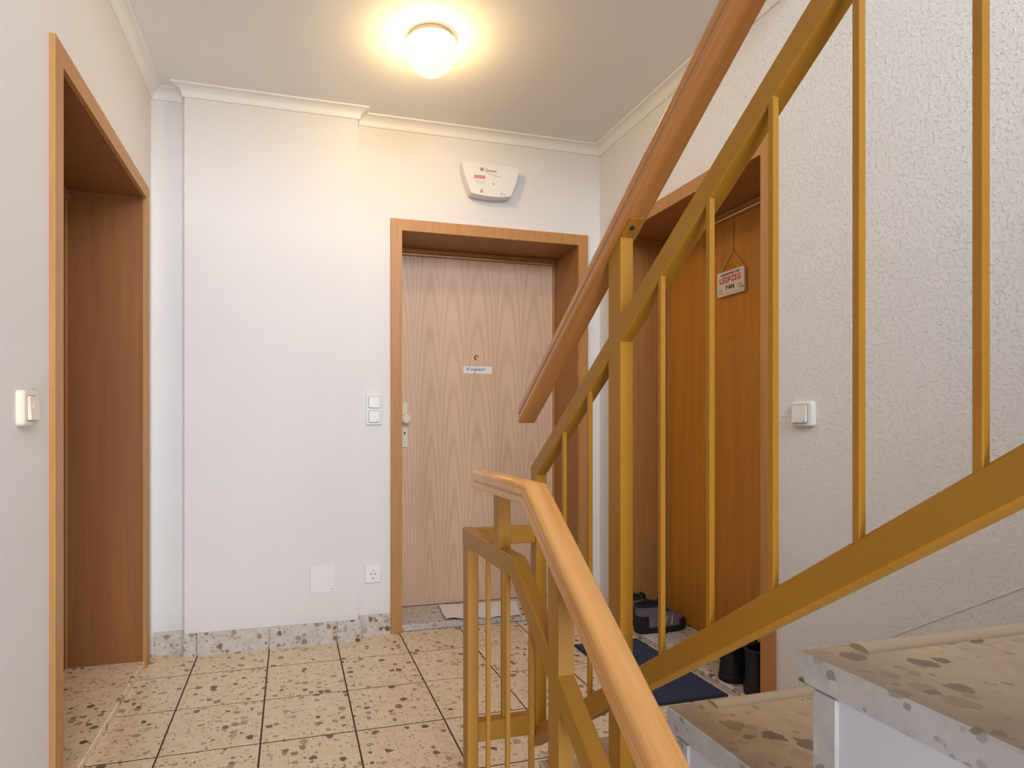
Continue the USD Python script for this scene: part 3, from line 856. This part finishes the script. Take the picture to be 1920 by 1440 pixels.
# name slip on the oak door
nl = thing('paper_label', 'small white paper slip with handwriting on the oak door below the peephole', 'paper label', (1.006, YB + DD, 1.3145))
obj('slip', plate(0.166, 0.040, 0.0009, 0.001, 0.0002), M['paper'], nl, smooth=False)
W_ = [[(0, 1), (0.12, 0.1), (0.4, 0.75), (0.62, 0.1), (0.85, 1.15)],                                     # W
      [(1.55, 0.62), (1.3, 0.6), (1.15, 0.3), (1.3, 0.05), (1.55, 0.3), (1.55, 0.62), (1.6, 0.05)],      # a
      [(2.2, 0.6), (1.95, 0.62), (1.85, 0.3), (2.05, 0.05), (2.22, 0.4), (2.2, -0.5), (1.95, -0.62), (1.85, -0.45)],  # g
      [(2.5, 0.32), (2.85, 0.36), (2.75, 0.62), (2.5, 0.5), (2.5, 0.15), (2.7, 0.03), (2.92, 0.15)],     # e
      [(3.15, 0.6), (3.17, 0.05), (3.25, 0.5), (3.45, 0.6), (3.5, 0.05)],                                # n
      [(3.8, 0.32), (4.15, 0.36), (4.05, 0.62), (3.8, 0.5), (3.8, 0.15), (4.0, 0.03), (4.2, 0.15)],      # e
      [(4.5, 0.6), (4.52, 0.05), (4.6, 0.45), (4.85, 0.6), (5.1, 0.55)]]                                 # r
obj('handwriting', strokes(W_, 0.0023, -0.066, -0.006, -0.0010, 0.0222), M['ink'], nl, smooth=False)

# hanging fan sign on the orange door: local frame faces -y, turned onto the right wall
SX = XR + DD                                       # face of the orange leaf
sy, sz = 2.166, 1.637
sgn = thing('hanging_sign', 'small wooden fan sign hanging by a string on the orange door', 'hanging sign', (SX - 0.001, sy, sz), -90)
bw, bh, bt = 0.162, 0.108, 0.012
tilt = trimesh.transformations.rotation_matrix(math.radians(1.0), (0, 1, 0))
obj('board', plate(bw, bh, bt, 0.006, 0.0015, -0.004), M['sign'], sgn, smooth=25)
yb_ = -0.0162
obj('lettering', lettering('LEIPZIG', 0.0235, 0, 0.0035, yb_), M['red_ink'], sgn, smooth=False, label='red word LEIPZIG')
obj('lettering', lettering('FAN', 0.0185, 0, -0.0285, yb_), M['black_ink'], sgn, smooth=False, label='black word FAN')
obj('lettering', lettering('HIER WOHNT EIN', 0.0095, 0, 0.0345, yb_), M['black_ink'], sgn, smooth=False, label='small black top line')
for s, z in ((-1, -0.030), (1, -0.022)):
    rg = lathe([(0.0085, 0), (0.0105, 0), (0.0105, 0.0006), (0.0085, 0.0006), (0.0085, 0)], 20)
    rg.apply_transform(trimesh.transformations.rotation_matrix(math.pi / 2, (1, 0, 0)))
    rg.apply_translation((s * 0.058, yb_, z))
    obj('emblem', cat_([rg, disc(0.0036, 0.0006, s * 0.058, z, yb_, 0.0001, 5)]), M['grey_ink'], sgn, smooth=False)
obj('border_line', strokes([[(-1, 0), (1, 0)]], 0.0016, 0, -0.044, yb_, 0.070), M['grey_ink'], sgn, smooth=False)
gz = 1.7794 - sz
top_z = 1.952 - sz
lift = -0.006
obj('string', cat_([tube([(-0.070, lift, 0.052), (-0.035, lift, (0.052 + gz) / 2), (0.0, lift, gz)], 0.0027, 6), tube([(0.070, lift, 0.052), (0.035, lift, (0.052 + gz) / 2), (0.0, lift, gz)], 0.0027, 6),
                    tube([(0, lift, gz), (0.001, lift, (gz + top_z) / 2), (0, lift, top_z)], 0.0023, 6), trimesh.creation.icosphere(2, 0.0042).apply_translation((0, lift, gz))]), M['string'], sgn, smooth=40)
obj('nail', disc(0.003, 0.008, 0, top_z, 0.0), M['steel'], sgn)
pin = trimesh.creation.icosphere(2, 0.0075)
pin.apply_scale((1.7, 0.9, 0.62))
pin.apply_translation((0.070, yb_ - 0.004, -0.031))
obj('pin', pin, M['plastic'], sgn, smooth=True, label='glossy white pin')

# painted edge of the plinth that climbs along the right wall
ya, yb2 = 1.24, -0.35
za = lambda y: 0.4514 + SLOPE * (1.2213 - y) * 0.985
ed = sweep([(ya, za(ya)), (yb2, za(yb2))], [(0, 0.002), (-0.0022, 0.0015), (-0.003, 0), (-0.0022, -0.0015), (0, -0.002)], lambda a, b, s: (XR + s + 0.0004, a, b))
tag(obj('trim_8', ed, M['rough'], smooth=False), 'thin paint ridge climbing the right wall above the steps', 'paint ridge', kind='structure')

ed = sweep([(0.345, 2.054), (1.585, 2.054)], [(0, 0.0018), (0.0008, 0.0012), (0.0011, 0), (0.0008, -0.0012), (0, -0.0018)], lambda a, b, s: (a, YB - s + 0.0003, b))
tag(obj('trim_9', ed, M['wall'], smooth=False), 'thin plaster ridge running along the wall above the oak door', 'paint ridge', kind='structure')

# ------------------------------------------------------------------ mats
mt = thing('doormat', 'dark blue ribbed doormat on the tiles in front of the orange door', 'doormat', (1.4175, 2.145, 0.0012))
mw, ml = 0.330, 0.600
obj('backing', plate(mw, ml, 0.005, 0.006, 0.002).apply_transform(trimesh.transformations.rotation_matrix(-math.pi / 2, (1, 0, 0))), M['mat_blue'], mt, smooth=25)
ribs = []
for k in range(58):
    y = -ml / 2 + 0.014 + k * (ml - 0.028) / 57
    ribs.append(hull([(x, y + dy, z) for x in (-mw / 2 + 0.010, mw / 2 - 0.010) for dy, z in ((-0.0036, 0.004), (0.0036, 0.004), (-0.0018, 0.0078), (0.0018, 0.0078))]))
obj('ribs', cat_(ribs), M['mat_rib'], mt, smooth=False, kind='stuff')

pm = thing('paper_mat', 'white cloth mat lying on the terrazzo sill of the oak door', 'mat', (0, 0, 0))
nx, ny = 40, 14
c00, c10, c11, c01 = np.array((0.752, 2.832)), np.array((1.137, 2.790)), np.array((1.205, 3.035)), np.array((0.770, 3.062))
top, bot = [], []
for j in range(ny + 1):
    for i in range(nx + 1):
        u, v = i / nx, j / ny
        p = (c00 * (1 - u) + c10 * u) * (1 - v) + (c01 * (1 - u) + c11 * u) * v
        p = p + np.array([0.004 * math.sin(v * 9 + 1), 0.004 * math.sin(u * 17)]) * (1 if 0 < u < 1 else 0.6)
        z = 0.0345 + 0.0028 * (1 + math.sin(u * 9.5 + 2 * v)) * (0.4 + 0.6 * abs(u - 0.5) * 2) * (1 - 0.5 * v) + 0.003 * (v < 0.001) * (1 + math.sin(u * 21))
        top.append((*p, z + 0.003))
        bot.append((*p, z))
V = np.array(top + bot)
N = (nx + 1) * (ny + 1)
F = []
for j in range(ny):
    for i in range(nx):
        a = j * (nx + 1) + i
        b, c, d = a + 1, a + nx + 2, a + nx + 1
        F += [(a, b, c), (a, c, d), (N + a, N + c, N + b), (N + a, N + d, N + c)]
ring_ = [i for i in range(nx + 1)] + [(j + 1) * (nx + 1) - 1 for j in range(1, ny + 1)] + [ny * (nx + 1) + i for i in range(nx - 1, -1, -1)] + [j * (nx + 1) for j in range(ny - 1, 0, -1)]
for k, a in enumerate(ring_):
    b = ring_[(k + 1) % len(ring_)]
    F += [(a, N + a, N + b), (a, N + b, b)]
obj('cloth', fix(trimesh.Trimesh(V, F, process=False)), M['cloth'], pm, smooth=40)

# ------------------------------------------------------------------ shoes


def shoe_plan(s, L_, wd):
    """Half outlines of a sole along s in 0..1 (heel to toe): (inner, outer)."""
    base = wd * (0.72 + 0.28 * math.sin(max(0, (s - 0.25)) / 0.75 * math.pi) ** 0.9) if s > 0.25 else wd * 0.72
    endh = math.sqrt(max(0.0, 1 - (max(0, 0.13 - s) / 0.13) ** 2))
    endt = math.sqrt(max(0.0, 1 - (max(0, s - 0.78) / 0.22) ** 2.2))
    return base * endh * endt


def ring_at(x0, x1, w_scale, z, n=40, wd=0.05, lean=0.0, L_=0.29):
    pts = []
    for k in range(n):
        a = 2 * math.pi * k / n
        s = 0.5 - 0.5 * math.cos(a)
        x = x0 + (x1 - x0) * s
        hw = shoe_plan(s, L_, wd) * w_scale
        pts.append((x, math.copysign(hw, math.sin(a)) if abs(math.sin(a)) > 1e-9 else 0.0, z + lean * (s - 0.5)))
    return pts


def loft(rings, cap0=True, cap1=True):
    n = len(rings[0])
    V = np.array(rings).reshape(-1, 3)
    F = []
    for k in range(len(rings) - 1):
        for i in range(n):
            j = (i + 1) % n
            F += [(k * n + i, k * n + j, (k + 1) * n + j), (k * n + i, (k + 1) * n + j, (k + 1) * n + i)]
    V = list(map(tuple, V))
    for flag, k in ((cap0, 0), (cap1, len(rings) - 1)):
        if flag:
            V.append(tuple(np.mean(rings[k], axis=0)))
            for i in range(n):
                F.append((len(V) - 1, k * n + i, k * n + (i + 1) % n))
    return fix(trimesh.Trimesh(np.array(V), F, process=False))


def shoe(name, label, group, loc, rz, style):
    """Local frame: heel at x = 0, toe at x = L, z up."""
    t = thing(name, label, 'shoe', loc, rz, group)
    hi = style == 'boot'
    L_ = 0.30 if hi else 0.285
    WD = 0.058 if hi else 0.050
    sole_m, up_m, trim_m = (M['black_rubber'], M['black'], M['black']) if hi else (M['shoe_dark'], M['shoe_grey'], M['shoe_dark'])
    obj('sole', loft([ring_at(0.004, L_ - 0.008, 0.97, 0.0, wd=WD), ring_at(0, L_, 1.0, 0.008, wd=WD + 0.001), ring_at(0, L_ + 0.001, 1.02, 0.026, wd=WD + 0.001, lean=0.006), ring_at(0.004, L_ - 0.004, 0.95, 0.030, wd=WD, lean=0.006)]), sole_m, t, smooth=35)
    ch = 0.165 if hi else 0.128
    lv = [(0.004, L_ - 0.003, 0.97, 0.027), (0.003, L_ - 0.004, 0.98, 0.040), (0.004, L_ - 0.014, 0.95, 0.055), (0.006, L_ - 0.045, 0.90, 0.068), (0.008, 0.190, 0.86, 0.082), (0.010, 0.160, 0.82, 0.097), (0.010, 0.142, 0.80, 0.113), (0.006, 0.135, 0.82, ch)]
    rings = [ring_at(a, b, c, z, wd=WD, lean=0.004) for a, b, c, z in lv]
    inner = [ring_at(lv[-1][0] + 0.006, lv[-1][1] - 0.007, 0.68, ch - 0.001, wd=WD, lean=0.004), ring_at(0.02, 0.13, 0.60, ch - 0.05, wd=WD)]
    up = obj('upper', loft(rings + inner[:1], cap1=False), up_m, t, smooth=50)
    obj('lining', loft(inner, cap0=False), M['shoe_dark'] if not hi else M['black'], t, smooth=50)
    # padded collar
    cr = ring_at(lv[-1][0] + 0.003, lv[-1][1] - 0.003, 0.76, ch + 0.001, wd=WD, lean=0.004)
    obj('collar', tube(cr + cr[:2], 0.0062, 8), trim_m, t, smooth=50)
    # toe cap and heel counter
    def over(x0_, x1_, z0, z1, m, nm, grow=0.0018):
        keep = []
        rr = []
        for (a, b, c, z) in [(0.004, L_ - 0.003, 0.97, 0.027), (0.003, L_ - 0.004, 0.98, 0.040), (0.004, L_ - 0.014, 0.95, 0.055), (0.006, L_ - 0.045, 0.90, 0.068), (0.008, 0.190, 0.86, 0.082), (0.010, 0.160, 0.82, 0.097)]:
            if z0 <= z <= z1:
                pts = [(x, y_, zz) for x, y_, zz in ring_at(a - grow, b + grow, c + 0.04, z, n=80, wd=WD, lean=0.004) if x0_ <= x <= x1_]
                rr += pts
        if len(rr) > 8:
            obj(nm, hull(rr), m, t, smooth=45)
    if not hi:
        over(L_ - 0.075, L_ + 1, 0.02, 0.06, M['shoe_dark'], 'toe_cap')
        over(-1, 0.055, 0.02, 0.09, M['shoe_dark'], 'heel_counter')
        # side straps
        for sgn_ in (-1, 1):
            for xa, xb in ((0.085, 0.115), (0.125, 0.150), (0.165, 0.180)):
                pts = [(xa + (xb - xa) * q, sgn_ * (0.0515 - 0.0090 * q), 0.036 + 0.042 * q) for q in np.linspace(0, 1, 6)]
                obj('side_strap', tube(pts, 0.0042, 6), M['shoe_light'], t, smooth=40)
    # tongue and laces up the instep
    prof_ = [(0.235, 0.062), (0.205, 0.074), (0.180, 0.088), (0.160, 0.104), (0.148, 0.120), (0.142, ch + 0.012)]
    obj('tongue', cat_([hull([(x + dx, y_, z + 0.004) for x, z in (prof_[k], prof_[k + 1]) for y_ in (-0.019, 0.019) for dx in (-0.006, 0.004)]) for k in range(2, len(prof_) - 1)]), trim_m, t, smooth=40)
    for k, (x, z) in enumerate(prof_[:5]):
        s_ = 0.022
        obj('lace', tube([(x - 0.004, -s_, z - 0.002), (x + 0.003, -0.010, z + 0.010), (x + 0.004, 0.0, z + 0.012), (x + 0.003, 0.010, z + 0.010), (x - 0.010, s_, z + 0.006)], 0.0024, 6), M['lace'], t, smooth=40)
    return t


SILL = 0.0302
shoe('shoe', 'grey and black walking shoe in front at the far end of the orange door sill', 'shoes on the sill of the orange door', (1.575, 2.448, SILL), 4, 'walk')
shoe('shoe_001', 'grey and black walking shoe standing behind the other at the sill\'s far end', 'shoes on the sill of the orange door', (1.555, 2.570, SILL), 2, 'walk')
shoe('shoe_002', 'black laced ankle boot on the sill at the near side of the orange door', 'shoes on the sill of the orange door', (1.598, 1.905, SILL), 0, 'boot')
shoe('shoe_003', 'black ankle boot half hidden behind the near casing of the orange door', 'shoes on the sill of the orange door', (1.600, 1.778, SILL), -2, 'boot')
